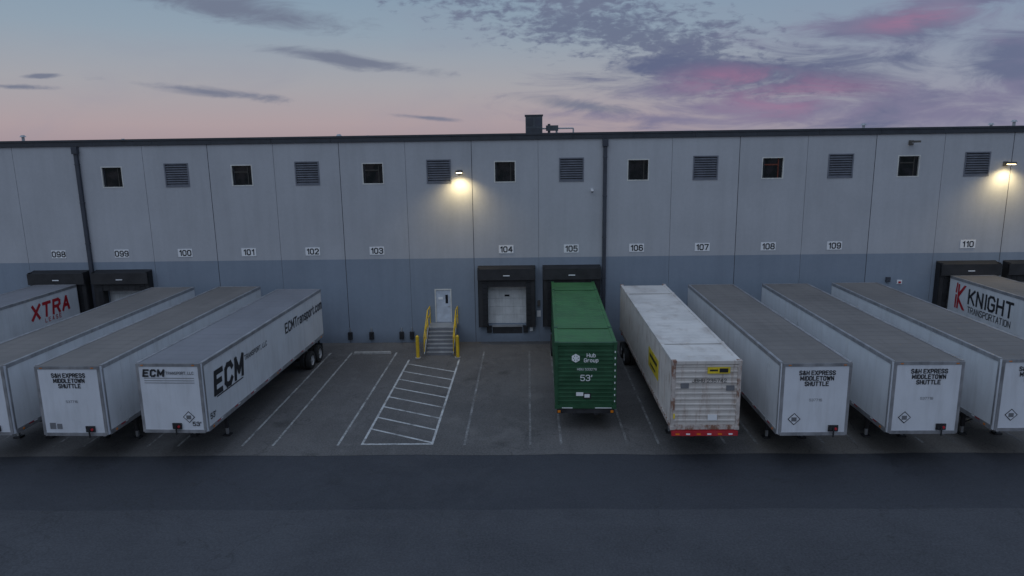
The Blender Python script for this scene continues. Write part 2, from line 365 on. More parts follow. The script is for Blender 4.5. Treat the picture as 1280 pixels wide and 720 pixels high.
# ------------------------------------------------------------------ warehouse
B=empty('warehouse_building')
XL,XR=-80,80; TOP=12.40
ops=[]
for k in WINS: ops.append((slot(k)-.65,slot(k)+.65,9.9,11.18,'win'))
for k in LOUV: ops.append((slot(k)-.74,slot(k)+.74,9.9,11.32,'louv'))
for k in DOCKS: ops.append((slot(k)-1.22,slot(k)+1.22,1.15,3.85,'dock'))
ops.append((slot(-1)-.52,slot(-1)+.52,1.3,3.42,'door'))
seams=[]
for i in range(-21,20):
    x=4.61+S*i
    if XL<x<XR: seams.append((x, .018 if i%2==0 else .010, 'seam' if i%2==0 else 'seam2'))
xs={XL,XR}; zs={0.0,TOP,5.34}
for o in ops: xs|={o[0],o[1]}; zs|={o[2],o[3]}
for x,w,_ in seams: xs|={x-w,x+w}
xs=sorted(xs); zs=sorted(zs)
w=MB()
for i in range(len(xs)-1):
    xa,xb=xs[i],xs[i+1]; xm=(xa+xb)/2
    sm=None
    for x,ww,kk in seams:
        if abs(xm-x)<ww: sm=kk
    for j in range(len(zs)-1):
        za,zb=zs[j],zs[j+1]; zm=(za+zb)/2
        if any(o[0]<xm<o[1] and o[2]<zm<o[3] for o in ops): continue
        if sm: w.face([(xa,.03,za),(xb,.03,za),(xb,.03,zb),(xa,.03,zb)],sm)
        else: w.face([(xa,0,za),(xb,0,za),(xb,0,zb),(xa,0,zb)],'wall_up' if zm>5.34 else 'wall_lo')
for x,ww,kk in seams:
    for xx in (x-ww,x+ww): w.face([(xx,0,0),(xx,.03,0),(xx,.03,TOP),(xx,0,TOP)],kk)
for o in ops:
    mk='wall_up' if o[2]>5 else 'wall_lo'
    d=.3
    w.face([(o[0],0,o[2]),(o[0],d,o[2]),(o[0],d,o[3]),(o[0],0,o[3])],mk)
    w.face([(o[1],0,o[2]),(o[1],d,o[2]),(o[1],d,o[3]),(o[1],0,o[3])],mk)
    w.face([(o[0],0,o[2]),(o[1],0,o[2]),(o[1],d,o[2]),(o[0],d,o[2])],mk)
    w.face([(o[0],0,o[3]),(o[1],0,o[3]),(o[1],d,o[3]),(o[0],d,o[3])],mk)
w.obj('front_wall',B)
r=MB()
r.box(XL,XL+.3,.31,90,0,TOP,'wall_up'); r.box(XR-.3,XR,.31,90,0,TOP,'wall_up'); r.box(XL,XR,90,90.3,0,TOP,'wall_up')
r.box(XL+.3,XR-.3,.35,90,11.9,12.1,'roof')
r.face([(XL,.3,12.1),(XR,.3,12.1),(XR,.3,TOP),(XL,.3,TOP)],'wall_up')
r.obj('rear_walls_and_roof',B)
c=MB()
xx=XL-.1
while xx<XR:
    c.box(xx,min(xx+3.6,XR+.1)-.006,-.09,.36,TOP,12.76,'cap'); xx+=3.6
c.box(XL-.1,XR+.1,-.13,-.092,12.66,12.78,'cap')
c.obj('coping',B,bevel=.01)
wn=MB()
for n_,k in enumerate(WINS):
    X=slot(k); a,b_=X-.65,X+.65
    wn.box(a,a+.06,-.015,.14,9.9,11.18,'frame'); wn.box(b_-.06,b_,-.015,.14,9.9,11.18,'frame')
    wn.box(a+.06,b_-.06,-.015,.14,9.9,9.96,'frame'); wn.box(a+.06,b_-.06,-.015,.14,11.12,11.18,'frame')
    wn.face([(a+.06,.10,9.96),(b_-.06,.10,9.96),(b_-.06,.10,11.12),(a+.06,.10,11.12)],'glass')
    wn.box(a+.14,a+.17,.07,.098,9.96,11.12,'louver_in'); wn.box(b_-.34,b_-.28,.07,.098,9.96,11.12,'innerred' if k==4 else 'inner')
    if k in (4,-2,-4,6): wn.box(a+.17,b_-.34,.07,.098,10.70,10.78,'innerred' if k==4 else 'inner')
wn.obj('windows',B)
lv=MB()
for k in LOUV:
    X=slot(k); a,b_=X-.74,X+.74
    lv.box(a,a+.07,-.03,.12,9.9,11.32,'louver'); lv.box(b_-.07,b_,-.03,.12,9.9,11.32,'louver')
    lv.box(a+.07,b_-.07,-.03,.12,9.9,9.97,'louver'); lv.box(a+.07,b_-.07,-.03,.12,11.25,11.32,'louver')
    lv.face([(a,.16,9.9),(b_,.16,9.9),(b_,.16,11.32),(a,.16,11.32)],'louver_in')
    nz=9
    for i in range(nz):
        z=9.99+i*(1.26/nz)
        lv.face([(a+.07,-.02,z),(b_-.07,-.02,z),(b_-.07,.1,z+.12),(a+.07,.1,z+.12)],'louver')
        lv.box(a+.07,b_-.07,-.024,-.012,z-.012,z+.022,'louver')
lv.obj('louvre_vents',B)
for k in DOCKS:
    X=slot(k); d=MB()
    nz=5; h=2.66/nz
    for i in range(nz):
        d.box(X-1.2,X+1.2,.17,.22,1.17+i*h,1.17+(i+1)*h-.012,'dockdoor')
        for xx in (-.8,0,.8): d.box(X+xx-.34,X+xx+.34,.162,.169,1.17+i*h+.09,1.17+(i+1)*h-.11,'dockdoor')
    d.box(X-1.2,X+1.2,.221,.25,1.16,3.84,'inner')
    d.box(X-.15,X+.15,.150,.157,2.88,3.0,'glass')
    d.obj('dock_door',B,bevel=.004)
    s_=MB()
    for sg in (-1,1):
        xa,xb=sorted((X+sg*1.18,X+sg*1.72))
        s_.box(xa,xb,-.5,-.002,1.08,4.35,'curtain')
        for i in range(9):
            z=1.15+i*.34; xc=X+sg*1.34
            s_.box(xc-.14,xc+.14,-.535,-.501,z,z+.30,'black')
        s_.box(min(X+sg*1.73,X+sg*1.76),max(X+sg*1.73,X+sg*1.76),-.47,-.002,1.05,4.80,'black')
    for sg in (-1,1):
        xo=X+sg*1.72
        s_.box(min(xo,xo-sg*.06),max(xo,xo-sg*.06),-.62,-.002,4.36,4.80,'black')
    s_.face([(X-1.76,-.64,4.70),(X+1.76,-.64,4.70),(X+1.76,-.002,4.86),(X-1.76,-.002,4.86)],'black')
    s_.box(X-1.76,X+1.76,-.66,-.62,4.05,4.74,'curtain')
    s_.box(X-1.18,X+1.18,-.52,-.47,3.62,4.36,'curtain')
    for i in range(6): s_.box(X-1.15+i*.4,X-1.13+i*.4,-.535,-.521,3.62,4.04,'black')
    s_.box(X-.2,X+.2,-.68,-.661,4.30,4.36,'signwhite')
    for sg in (-1,1):
        xa,xb=sorted((X+sg*.98,X+sg*1.28)); s_.box(xa,xb,-.14,-.002,.62,1.06,'black')
    s_.box(X-.95,X+.95,-.10,-.002,.98,1.12,'steel')
    s_.box(X-.93,X+.93,-.02,-.002,.55,.97,'darksteel')
    s_.box(X+1.4,X+1.6,-.1,-.002,.70,.95,'signwhite')
    s_.obj('dock_shelter',B,bevel=.015)
sgm=MB()
for k in DOCKS:
    X=slot(k)+1.97
    sgm.box(X-.08,X+.08,-.12,-.002,2.3,2.65,'lampbody')
    if k in (-7,): sgm.box(X-.05,X+.05,-.135,-.121,2.5,2.6,'alarm')
    sgm.box(X-.12,X+.12,-.02,-.002,1.6,2.0,'signwhite')
sgm.obj('dock_signals',B,bevel=.01)
dp=MB()
for X in (4.61,4.61-8*S, 4.61+10*S):
    dp.box(X-.11,X+.11,-.2,-.03,.25,11.95,'pipe')
    dp.box(X-.17,X+.17,-.28,-.02,11.95,12.38,'pipe')
    for z in (1.5,4,6.5,9,11.3): dp.box(X-.13,X+.13,-.215,-.002,z,z+.06,'pipe')
    dp.box(X-.15,X+.15,-.45,-.03,.05,.25,'pipe')
dp.obj('downspouts',B,bevel=.015)
bk=MB()
for xx in (-11.25,-9.9,-8.0,-7.35):
    bk.box(xx-.13,xx+.13,-.18,-.002,.25,.72,'black'); bk.box(xx-.03,xx+.03,-.06,-.002,.72,1.0,'steel')
bk.box(22.45,22.75,-.05,-.002,3.45,3.7,'signwhite'); bk.box(22.52,22.68,-.07,-.051,3.5,3.62,'red')
bk.box(21.75,22.0,-.15,-.002,3.6,3.9,'pipe')
bk.obj('wall_fittings',B,bevel=.01)
sd=MB(); X=slot(-1)
sd.box(X-.52,X-.45,-.02,.12,1.3,3.42,'frame'); sd.box(X+.45,X+.52,-.02,.12,1.3,3.42,'frame'); sd.box(X-.45,X+.45,-.02,.12,3.35,3.42,'frame')
sd.box(X-.445,X+.445,.03,.08,1.31,3.345,'mdoor')
sd.box(X+.14,X+.30,.02,.029,2.5,3.05,'glass'); sd.cyl((X+.37,.0,2.3),(X+.37,.03,2.3),.03,'steel'); sd.box(X+.27,X+.39,-.03,-.01,2.29,2.32,'steel')
sd.box(X-.3,X-.02,.02,.029,2.75,2.9,'signwhite')
sd.obj('staff_door',B,bevel=.006)

# ------------------------------------------------------------------ stairs
st=empty('metal_staircase',(slot(-1)+.02,0,0))
q=MB(); q.box(-.85,.85,-1.2,-.003,1.22,1.28,'steel')
nst=7
for i in range(nst):
    z=1.25-(i+1)*1.25/nst
    y=-1.2-i*.27
    if z>0.02: q.box(-.78,.78,y-.29,y,z-.035,z,'steel')
    q.box(-.78,.78,y-.006,y,z,z+1.25/nst-.04,'greyink')
q.obj('treads',st,bevel=.004)
q=MB()
for sx in (-.84,.84):
    q.beam((sx,-1.2,1.15),(sx,-3.05,.08),.05,.25,'steel')
    q.beam((sx,-.02,1.15),(sx,-1.2,1.15),.05,.2,'steel')
    q.box(sx-.05,sx+.05,-1.2,-1.1,0.01,1.1,'steel')
q.obj('stringers',st)
q=MB()
for sx in (-.86,.86):
    for y,z in ((-.1,1.28),(-1.15,1.28),(-2.05,.70),(-2.95,.1)):
        q.cyl((sx,y,z-.1),(sx,y,z+1.05),.03,'yellow')
    for dz in (1.05,.55):
        q.cyl((sx,-.08,1.28+dz),(sx,-1.15,1.28+dz),.03,'yellow'); q.cyl((sx,-1.15,1.28+dz),(sx,-2.97,.08+dz),.03,'yellow')
q.obj('handrails',st,smooth=True)
for X in (-1.2,1.2):
    e=empty('bollard',(slot(-1)+X*.97,-3.35,0)); q=MB()
    q.cyl((0,0,0),(0,0,1.30),.10,'yellow',20); q.cyl((0,0,1.30),(0,0,1.37),.10,'yellow',20,r2=.04)
    q.cyl((0,0,0),(0,0,.05),.18,'concrete',20); q.obj('post',e,smooth=True)
q=MB(); q.prism([(-1.15,.0),(1.15,.0),(1.08,.15),(-1.08,.15)],-.1,.1,'concrete'); q.obj('wheel_stop',None,(slot(-2)-.05,-2.5,.01),rad(1),bevel=.02)

# ------------------------------------------------------------------ number signs
for k,nm in names.items():
    e=empty('door_number_sign',(slot(k),-.004,5.86))
    q=MB(); q.box(-.45,.45,-.02,0,-.25,.25,'signwhite'); q.obj('plate',e,bevel=.005)
    text('number',nm,e,(0,-.024,0),'-Y',.31,'ink',w=1.3,sx=.95)

# ------------------------------------------------------------------ wall lights
def walllight(X,Zh,on=True,e_w=330):
    e=empty('wall_light',(X,0,Zh)); q=MB()
    q.box(-.14,.14,-.06,-.002,-.14,.14,'lampbody'); q.beam((0,-.05,.02),(0,-.42,.06),.05,.05,'lampbody')
    q.box(-.2,.2,-.72,-.36,.0,.12,'lampbody'); q.obj('housing',e,bevel=.015)
    q=MB(); q.box(-.16,.16,-.69,-.39,-.035,-.002,'lamplens' if on else 'signwhite'); q.obj('lens',e)
    if on:
        L=bpy.data.lights.new('wall_light_lamp','SPOT'); L.energy=e_w; L.color=(1.0,.80,.42); L.spot_size=rad(140); L.spot_blend=1.0; L.shadow_soft_size=.12
        o=bpy.data.objects.new('lamp',L); scene.collection.objects.link(o); o.location=(0,-.70,-.12); o.rotation_euler=(rad(10),0,0); o.parent=e
walllight(-4.05,10.55); walllight(28.1,10.6)
walllight(22.5,11.9,False)
e=empty('security_camera',(3.85,0,9.4)); q=MB()
q.box(-.07,.07,-.05,-.002,-.07,.07,'signwhite'); q.cyl((0,-.05,0),(0,-.22,0),.03,'signwhite'); q.cyl((0,-.26,.03),(0,-.26,-.07),.09,'signwhite',16); q.cyl((0,-.26,-.07),(0,-.26,-.15),.08,'ink',16,r2=.03)
q.obj('dome_camera',e)

# ------------------------------------------------------------------ roof gear
e=empty('rooftop_air_conditioner',(.45,5,12.1)); q=MB()
q.box(-.55,.55,-.7,.7,.5,1.85,'hvac'); q.box(-.6,.6,-.75,.75,1.85,1.93,'cap')
q.box(-.48,.48,-.715,-.701,.7,1.1,'cap'); q.box(-.48,-.05,-.715,-.701,1.2,1.7,'cap'); q.box(.05,.48,-.715,-.701,1.2,1.7,'pipe')
q.box(-.4,.4,-.6,.6,0,.5,'steel'); q.obj('cabinet',e,bevel=.02)
q=MB(); q.cyl((.55,0,1.05),(2.6,0,1.05),.05,'steel'); q.cyl((2.6,0,0),(2.6,0,1.05),.05,'steel'); q.cyl((1.0,0,0),(1.0,0,1.35),.09,'hvac'); q.cyl((1.5,0,0),(1.5,0,1.2),.07,'steel'); q.box(.8,1.6,-.2,.2,.9,1.25,'hvac')
q.obj('pipework',e,smooth=True)
for X,Y,hh in ((-33.2,4,1.0),(-12.8,6,.8),(-11.5,9,.75),(22.0,5,.95),(31.0,4,1.0),(31.5,7,.9),(-30,10,.8),(16,9,.7)):
    q=MB(); q.cyl((0,0,0),(0,0,hh),.09,'steel'); q.cyl((0,0,hh),(0,0,hh+.12),.2,'steel',12,r2=.1); q.obj('roof_vent',None,(X,Y,12.1),smooth=True)

# ------------------------------------------------------------------ vehicles
def wheels(q, y, outx=1.22, r=.5):
    for sg in (-1,1):
        for off in (0,.33):
            x=sg*(outx-off)
            pr=[(-.13,.28),(-.14,.44),(-.10,r),(.10,r),(.14,.44),(.13,.28)]
            q.revolve_x(x,y,r,pr,'tire')
            q.revolve_x(x,y,r,[(sg*.12,.29),(sg*.07,.26),(sg*.03,.12)],'rim',20)
            q.cyl((x-.02,y,r),(x+sg*.13,y,r),.12,'rim',14)
    q.cyl((-1.1,y,r),(1.1,y,r),.08,'darksteel')
def landing(q, y, zb):
    for sg in (-1,1):
        x=sg*.72
        q.box(x-.07,x+.07,y-.07,y+.07,.35,zb,'darksteel'); q.box(x-.05,x+.05,y-.05,y+.05,.08,.36,'steel'); q.box(x-.15,x+.15,y-.15,y+.15,.012,.08,'darksteel')
        q.beam((x,y,.6),(x,y+.8,zb),.05,.05,'darksteel')
    q.cyl((-.72,y,.75),(.72,y,.75),.03,'darksteel'); q.beam((-.72,y,.5),(.72,y,1.1),.04,.04,'darksteel')
def running(e, L, zb, wy=None):
    q=MB(); wy = wy if wy is not None else L-1.6
    landing(q,2.7,zb)
    for sg in (-1,1): q.box(sg*.5-.06,sg*.5+.06,L-4.5,L-.1,zb-.35,zb,'darksteel')
    for i in range(int(L/1.2)): q.box(-1.2,1.2,.6+i*1.2,.68+i*1.2,zb-.1,zb-.002,'darksteel')
    for sg in (-1,1):
        q.box(sg*1.0-.04,sg*1.0+.04,L-.08,L,.5,zb,'darksteel')
        q.box(sg*1.07-.25,sg*1.07+.25,wy+1.22,wy+1.25,.25,.95,'black')
    q.box(-1.1,1.1,L-.1,L,.45,.57,'redpaint')
    q.box(-.6,.6,.25,1.2,zb-.08,zb-.002,'darksteel'); q.cyl((0,.9,zb-.2),(0,.9,zb-.08),.05,'steel')
    q.obj('running_gear',e,bevel=.006)
    q=MB(); wheels(q,wy-.65); wheels(q,wy+.65); q.obj('wheels',e,smooth=True)

def rounded_box(W,y0,y1,z0,z1,r,kside,knose,kroof):
    b=MB(); pts=[]
    seg=5
    for i in range(seg+1):
        a=math.pi+ (math.pi/2)*i/seg
        pts.append((-W/2+r+r*math.cos(a), y0+r+r*math.sin(a)))
    for i in range(seg+1):
        a=1.5*math.pi+(math.pi/2)*i/seg
        pts.append((W/2-r+r*math.cos(a), y0+r+r*math.sin(a)))
    pts=[( -W/2,y1)]+pts+[(W/2,y1)]
    n=len(pts)
    for i in range(n):
        p,q_=pts[i],pts[(i+1)%n]
        k = kside if (i==0 or i==n-2 or i==n-1) else knose
        b.face([(p[0],p[1],z0),(q_[0],q_[1],z0),(q_[0],q_[1],z1),(p[0],p[1],z1)],k)
    b.face([(p[0],p[1],z0) for p in pts],'darksteel'); b.face([(p[0],p[1],z1) for p in pts],kroof)
    return b,pts

def trailer(X,Yn,Yr,rot=0,roof='roofbrown',posts=True,zb=1.30,zt=4.06,gap=1.22,placard=-.72,box=.45,noseframe='alu'):
    L=Yr-Yn; e=empty('semi_trailer',(X,Yn,0),rad(rot)); W=2.58
    b,pts=rounded_box(W,0,L,zb,zt,.10,'trailwhite','trailnose',roof); b.obj('box_body',e)
    q=MB()
    for sg in (-1,1):
        xa,xb=sorted((sg*(W/2+.002),sg*(W/2+.022)))
        q.box(xa,xb,.12,L-.02,zt-.13,zt+.02,'alu'); q.box(xa,xb,.12,L-.02,zb-.03,zb+.15,'alu')
        y=1.3
        while posts and y<L-.4:
            q.box(min(sg*(W/2+.001),sg*(W/2+.006)),max(sg*(W/2+.001),sg*(W/2+.006)),y-.02,y+.02,zb+.151,zt-.131,'trailwhite'); y+=gap
        q.box(min(sg*(W/2-.13),sg*(W/2-.02)),max(sg*(W/2-.13),sg*(W/2-.02)),-.006,.03,zb,zt,noseframe)
        q.box(min(sg*(W/2+.002),sg*(W/2+.012)),max(sg*(W/2+.002),sg*(W/2+.012)),.10,.19,zb+.151,zt-.131,'alu')
        for y in (.5,L/2,L-.5): q.box(min(sg*(W/2+.023),sg*(W/2+.04)),max(sg*(W/2+.023),sg*(W/2+.04)),y-.05,y+.05,zb+.02,zb+.08,'amber')
        y=.8
        while y<L-.6:
            q.box(min(sg*(W/2+.023),sg*(W/2+.026)),max(sg*(W/2+.023),sg*(W/2+.026)),y,y+.30,zb+.09,zb+.135,'red'); q.box(min(sg*(W/2+.023),sg*(W/2+.026)),max(sg*(W/2+.023),sg*(W/2+.026)),y+.3,y+.5,zb+.09,zb+.135,'signwhite'); y+=1.6
    q.box(-W/2+.06,W/2-.06,-.022,-.001,zt-.10,zt+.02,'alu'); q.box(-W/2+.08,W/2-.08,-.022,-.001,zb-.03,zb+.10,'alu')
    for x in (-1.0,1.0): q.box(x-.05,x+.05,-.035,-.0225,zt-.07,zt-.04,'amber')
    for sg in (-1,1): q.box(min(sg*1.20,sg*1.29),max(sg*1.20,sg*1.29),.1,L-.01,zt+.001,zt+.022,'alu')
    y=.6
    while y<L-.3: q.box(-1.199,1.199,y-.015,y+.015,zt+.001,zt+.004,roof); y+=.61
    q.box(-1.29,1.29,L-.001,L+.03,zb-.02,zt+.02,'alu')
    q.obj('rails_and_trim',e,bevel=.004)
    q=MB()
    q.box(box,box+.36,-.06,-.023,zb+.14,zb+.38,'black'); q.cyl((box+.08,-.10,zb+.25),(box+.08,-.06,zb+.25),.05,'darksteel'); q.cyl((box+.26,-.10,zb+.25),(box+.26,-.06,zb+.25),.05,'redpaint'); q.cyl((box+.17,-.12,zb-.05),(box+.17,-.12,zb+.3),.03,'black')
    q.obj('nose_connectors',e)
    if placard is not None:
        q=MB(); cx,cz,rr=placard,zb+.62,.24
        q.face([(cx-rr,-.012,cz),(cx,-.012,cz-rr),(cx+rr,-.012,cz),(cx,-.012,cz+rr)],'ink'); rr=.20
        q.face([(cx-rr,-.015,cz),(cx,-.015,cz-rr),(cx+rr,-.015,cz),(cx,-.015,cz+rr)],'trailnose')
        q.box(cx-.10,cx+.09,-.019,-.016,cz-.09,cz+.07,'greyink')
        q.obj('placard',e)
    else:
        q=MB(); q.box(-.98,-.75,-.012,-.002,zb+.25,zb+.50,'greyink'); q.box(-.70,-.50,-.012,-.002,zb+.25,zb+.46,'greyink'); q.obj('placard',e)
    q=MB()
    for sg in (-1,1): q.box(min(sg*.01,sg*1.22),max(sg*.01,sg*1.22),L+.031,L+.05,zb+.03,zt-.1,'trailwhite')
    for x in (-.95,-.4,.4,.95): q.cyl((x,L+.07,zb+.05),(x,L+.07,zt-.12),.016,'steel',8)
    q.obj('rear_doors',e)
    running(e,L,zb)
    return e,L,zb,zt

def shuttle(X,Yn,Yr,rot=0,**kw):
    e,L,zb,zt=trailer(X,Yn,Yr,rot,**kw)
    text('lettering','S&H EXPRESS\nMIDDLETOWN\nSHUTTLE',e,(.02,-.012,zt-.56),'-Y',.145,'ink',w=1.45,lead=1.45,sx=.84)
    text('unit_number','537716',e,(.02,-.008,zt-1.4),'-Y',.09,'greyink',w=.8)
    return e,L
shuttle(10.52,-17.6,-2.7,0.2,box=.55)
shuttle(14.62,-17.5,-2.7,-0.3)
shuttle(18.65,-17.3,-2.6,-.2)
shuttle(-17.55,-17.3,-1.9,-1.1,gap=.61,placard=None)
shuttle(-21.35,-17.2,-1.9,-.4,placard=None)

e,L,zb,zt=trailer(-13.80,-17.05,-2.9,-1.8,roof='roofgrey',gap=.61,placard=.62,box=-.05)
text('nose_lettering','ECM',e,(-.60,-.03,zt-.36),'-Y',.24,'ink',w=1.7,shear=.15,sx=1.1)
text('nose_lettering_small','TRANSPORT, LLC',e,(.45,-.03,zt-.36),'-Y',.10,'ink',w=.9,sx=.9)
q=MB()
for z in (zt-.56,zt-.66,zt-.75): q.box(-.98,.98,-.012,-.002,z-.02,z,'greyink')
q.obj('nose_stripes',e)
text('length_mark','53\'',e,(.92,-.03,zb+.35),'-Y',.15,'ink',w=1.2)
sx=1.29+.012
text('side_logo','ECM',e,(sx,.9,2.95),'+X',.80,'ink','LEFT',w=1.7,shear=.15,sx=1.05)
text('side_logo_small','TRANSPORT, LLC',e,(sx,3.7,3.15),'+X',.20,'ink','LEFT',w=1.0)
q=MB()
q.box(sx-.002,sx+.004,1.0,3.4,2.36,2.41,'ink'); q.obj('logo_bars',e)
text('web_address','ECMTransport.com',e,(sx,8.5,3.2),'+X',.46,'ink','LEFT',w=1.15,sx=.92)
text('side_length_mark','53\'',e,(sx,.35,1.8),'+X',.2,'ink','LEFT',w=1.2)

e,L,zb,zt=trailer(slot(7)+.05,-16.4,-.75,0,roof='roofbrown')
sx=-(1.29+.012)
text('side_lettering','KNIGHT',e,(sx,L-1.9,3.2),'-X',.76,'ink','LEFT',w=1.1,sx=.95)
text('side_lettering_small','TRANSPORTATION',e,(sx,L-1.9,2.45),'-X',.33,'ink','LEFT',w=.8,sx=.88)
o=MB(); y=L-1.15
def flat(pts): o.face([(sx-.003,p[0],p[1]) for p in pts],'red')
flat([(y+.15,2.3),(y+.3,2.3),(y+.3,3.75),(y+.15,3.75)]); flat([(y+.149,3.0),(y-.45,3.75),(y-.25,3.75),(y+.149,3.3)]); flat([(y+.149,2.95),(y-.5,2.3),(y-.25,2.3),(y+.149,2.70)])
flat([(y+.38,3.2),(y+.52,3.2),(y+.44,3.8),(y+.34,3.8)]); flat([(y+.36,2.3),(y+.5,2.3),(y+.5,3.1),(y+.36,3.1)])
o.obj('emblem',e)
e,L,zb,zt=trailer(slot(-7)+.02,-16.4,-.75,0,roof='roofgrey')
sx=1.29+.012
text('side_lettering','XTRA',e,(sx,L-4.1,3.2),'+X',.72,'red','LEFT',w=1.5,shear=.15,sx=1.12)
text('side_lettering_small','L E A S E',e,(sx,L-3.1,2.58),'+X',.22,'red','LEFT',w=1.1)

def container(X,Yn,Yr,rot,kside,ktop,kframe,zb,zt,name='intermodal_container_trailer',chk='darksteel',nz=14):
    L=Yr-Yn; e=empty(name,(X,Yn,0),rad(rot)); W=2.58; q=MB()
    for sg in (-1,1):
        x=sg*(W/2-.05); y=.18; n_=int((L-.36)/.28); st_=(L-.36)/n_
        for i in range(n_):
            ya=y+i*st_; a_=x; b_=sg*(W/2-.012)
            P=[(a_,ya),(a_,ya+st_*.35),(b_,ya+st_*.5),(b_,ya+st_*.85),(a_,ya+st_)]
            for j in range(4):
                (xa,y0_),(xb,y1_)=P[j],P[j+1]
                q.face([(xa,y0_,zb+.16),(xb,y1_,zb+.16),(xb,y1_,zt-.12),(xa,y0_,zt-.12)],kside)
    n_=int((L-.4)/.5); st_=(L-.4)/n_
    for i in range(n_):
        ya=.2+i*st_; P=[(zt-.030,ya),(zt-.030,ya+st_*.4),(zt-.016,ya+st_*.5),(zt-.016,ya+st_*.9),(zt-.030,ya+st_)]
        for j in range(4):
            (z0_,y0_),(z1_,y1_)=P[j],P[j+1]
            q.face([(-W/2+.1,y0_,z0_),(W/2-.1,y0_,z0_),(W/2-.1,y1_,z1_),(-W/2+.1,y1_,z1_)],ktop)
    hz=(zt-zb-.34)/nz
    for i in range(nz):
        z=zb+.18+i*hz; P=[(.05,z),(.05,z+hz*.55),(.022,z+hz*.65),(.022,z+hz*.9),(.05,z+hz)]
        for j in range(4):
            (y0_,z0_),(y1_,z1_)=P[j],P[j+1]
            q.face([(-W/2+.13,y0_,z0_),(W/2-.13,y0_,z0_),(W/2-.13,y1_,z1_),(-W/2+.13,y1_,z1_)],kside)
    q.face([(-W/2+.1,.06,zb),(W/2-.1,.06,zb),(W/2-.1,.06,zt-.1),(-W/2+.1,.06,zt-.1)],kside)
    q.face([(-W/2+.1,L-.04,zb),(W/2-.1,L-.04,zb),(W/2-.1,L-.04,zt-.1),(-W/2+.1,L-.04,zt-.1)],kside)
    q.face([(-W/2+.05,.05,zb+.03),(W/2-.05,.05,zb+.03),(W/2-.05,L-.05,zb+.03),(-W/2+.05,L-.05,zb+.03)],'darksteel')
    q.obj('corrugated_shell',e)
    q=MB()
    for sg in (-1,1):
        xa,xb=sorted((sg*(W/2-.14),sg*W/2))
        q.box(xa,xb,0,.18,zb+.13,zt-.13,kframe); q.box(xa,xb,L-.15,L,zb+.13,zt-.13,kside)
        q.box(xa,xb,.18,L-.15,zt-.12,zt,ktop); q.box(xa,xb,.18,L-.15,zb,zb+.16,kframe)
        for y_ in (-.012,L-.18,2.4,L-2.4-.18):
            for z_ in (zb-.012,zt-.13):
                xa2,xb2=sorted((sg*(W/2-.17),sg*(W/2+.012)))
                if z_>2 and y_>1 and y_<L-1: q.box(xa2,xb2,y_,y_+.2,z_-.02,z_+.15,kside)
                elif y_<1 or y_>L-1: q.box(xa2,xb2,y_,y_+.2,z_,z_+.145,kframe)
        q.box(min(sg*(W/2-.03),sg*(W/2+.008)),max(sg*(W/2-.03),sg*(W/2+.008)),2.38,2.62,zb+.16,zt-.15,kside)
    q.box(-W/2+.17,W/2-.17,-.004,.14,zt-.13,zt,kside); q.box(-W/2+.17,W/2-.17,-.004,.14,zb,zb+.17,kframe)
    q.box(-W/2+.14,W/2-.14,2.35,2.65,zt-.01,zt+.004,ktop); q.box(-W/2+.14,W/2-.14,L-2.6,L-2.35,zt-.01,zt+.004,ktop)
    q.box(-W/2+.14,W/2-.14,.14,.5,zt-.01,zt+.002,ktop)
    q.obj('corner_frame',e,bevel=.008)
    q=MB()
    for sg in (-1,1): q.box(sg*.45-.08,sg*.45+.08,.1,L-.1,zb-.32,zb-.014,chk)
    q.box(-1.22,1.22,.03,.25,zb-.22,zb-.014,chk); q.box(-1.22,1.22,L-.3,L-.05,zb-.25,zb-.014,chk)
    for i in range(6): q.box(-.4,.4,1.5+i*2,1.6+i*2,zb-.28,zb-.05,chk)
    for sg in (-1,1): q.box(sg*1.12-.06,sg*1.12+.06,-.02,.02,zb-.18,zb-.08,'redlens' if chk=='redpaint' else 'amber')
    landing(q,2.9,zb-.3); q.obj('chassis',e,bevel=.006)
    q=MB(); wheels(q,L-2.4,r=.47); wheels(q,L-1.15,r=.47); q.obj('wheels',e,smooth=True)
    return e,L

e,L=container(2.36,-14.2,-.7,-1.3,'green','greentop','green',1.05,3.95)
text('length_mark','53\'',e,(.02,-.02,2.42),'-Y',.24,'signwhite',w=.8)
text('serial_number','HGIU 533276',e,(.05,-.02,2.80),'-Y',.09,'signwhite',w=.8)
text('operator_name','Hub\nGroup',e,(.22,-.02,3.30),'-Y',.15,'signwhite',w=1.1,lead=1.45)
q=MB(); pts=[( -.42+.19*math.cos(a*math.pi/3+.52),3.28+.19*math.sin(a*math.pi/3+.52)) for a in range(6)]
q.face([(p[0],-.010,p[1]) for p in pts],'signwhite')
for a in range(6):
    cx=-.42+.10*math.cos(a*math.pi/3); cz=3.28+.10*math.sin(a*math.pi/3)
    q.face([(cx-.02,-.013,cz),(cx,-.013,cz-.035),(cx+.02,-.013,cz),(cx,-.013,cz+.035)],'green')
q.box(-.1,.22,-.012,-.004,1.5,1.75,'ink'); q.box(-.4,-.1,-.012,-.004,1.62,1.78,'signwhite'); q.box(-.05,.17,-.016,-.0125,1.55,1.7,'signwhite')
for i in range(9):
    q.box(1.20,1.24,-.014,-.001,1.35+i*.27,1.43+i*.27,'signwhite')
q.box(-1.0,-.55,-.02,.0,1.07,1.10,'signwhite'); q.box(.4,1.1,-.02,.0,1.07,1.10,'signwhite')
q.obj('decals',e)

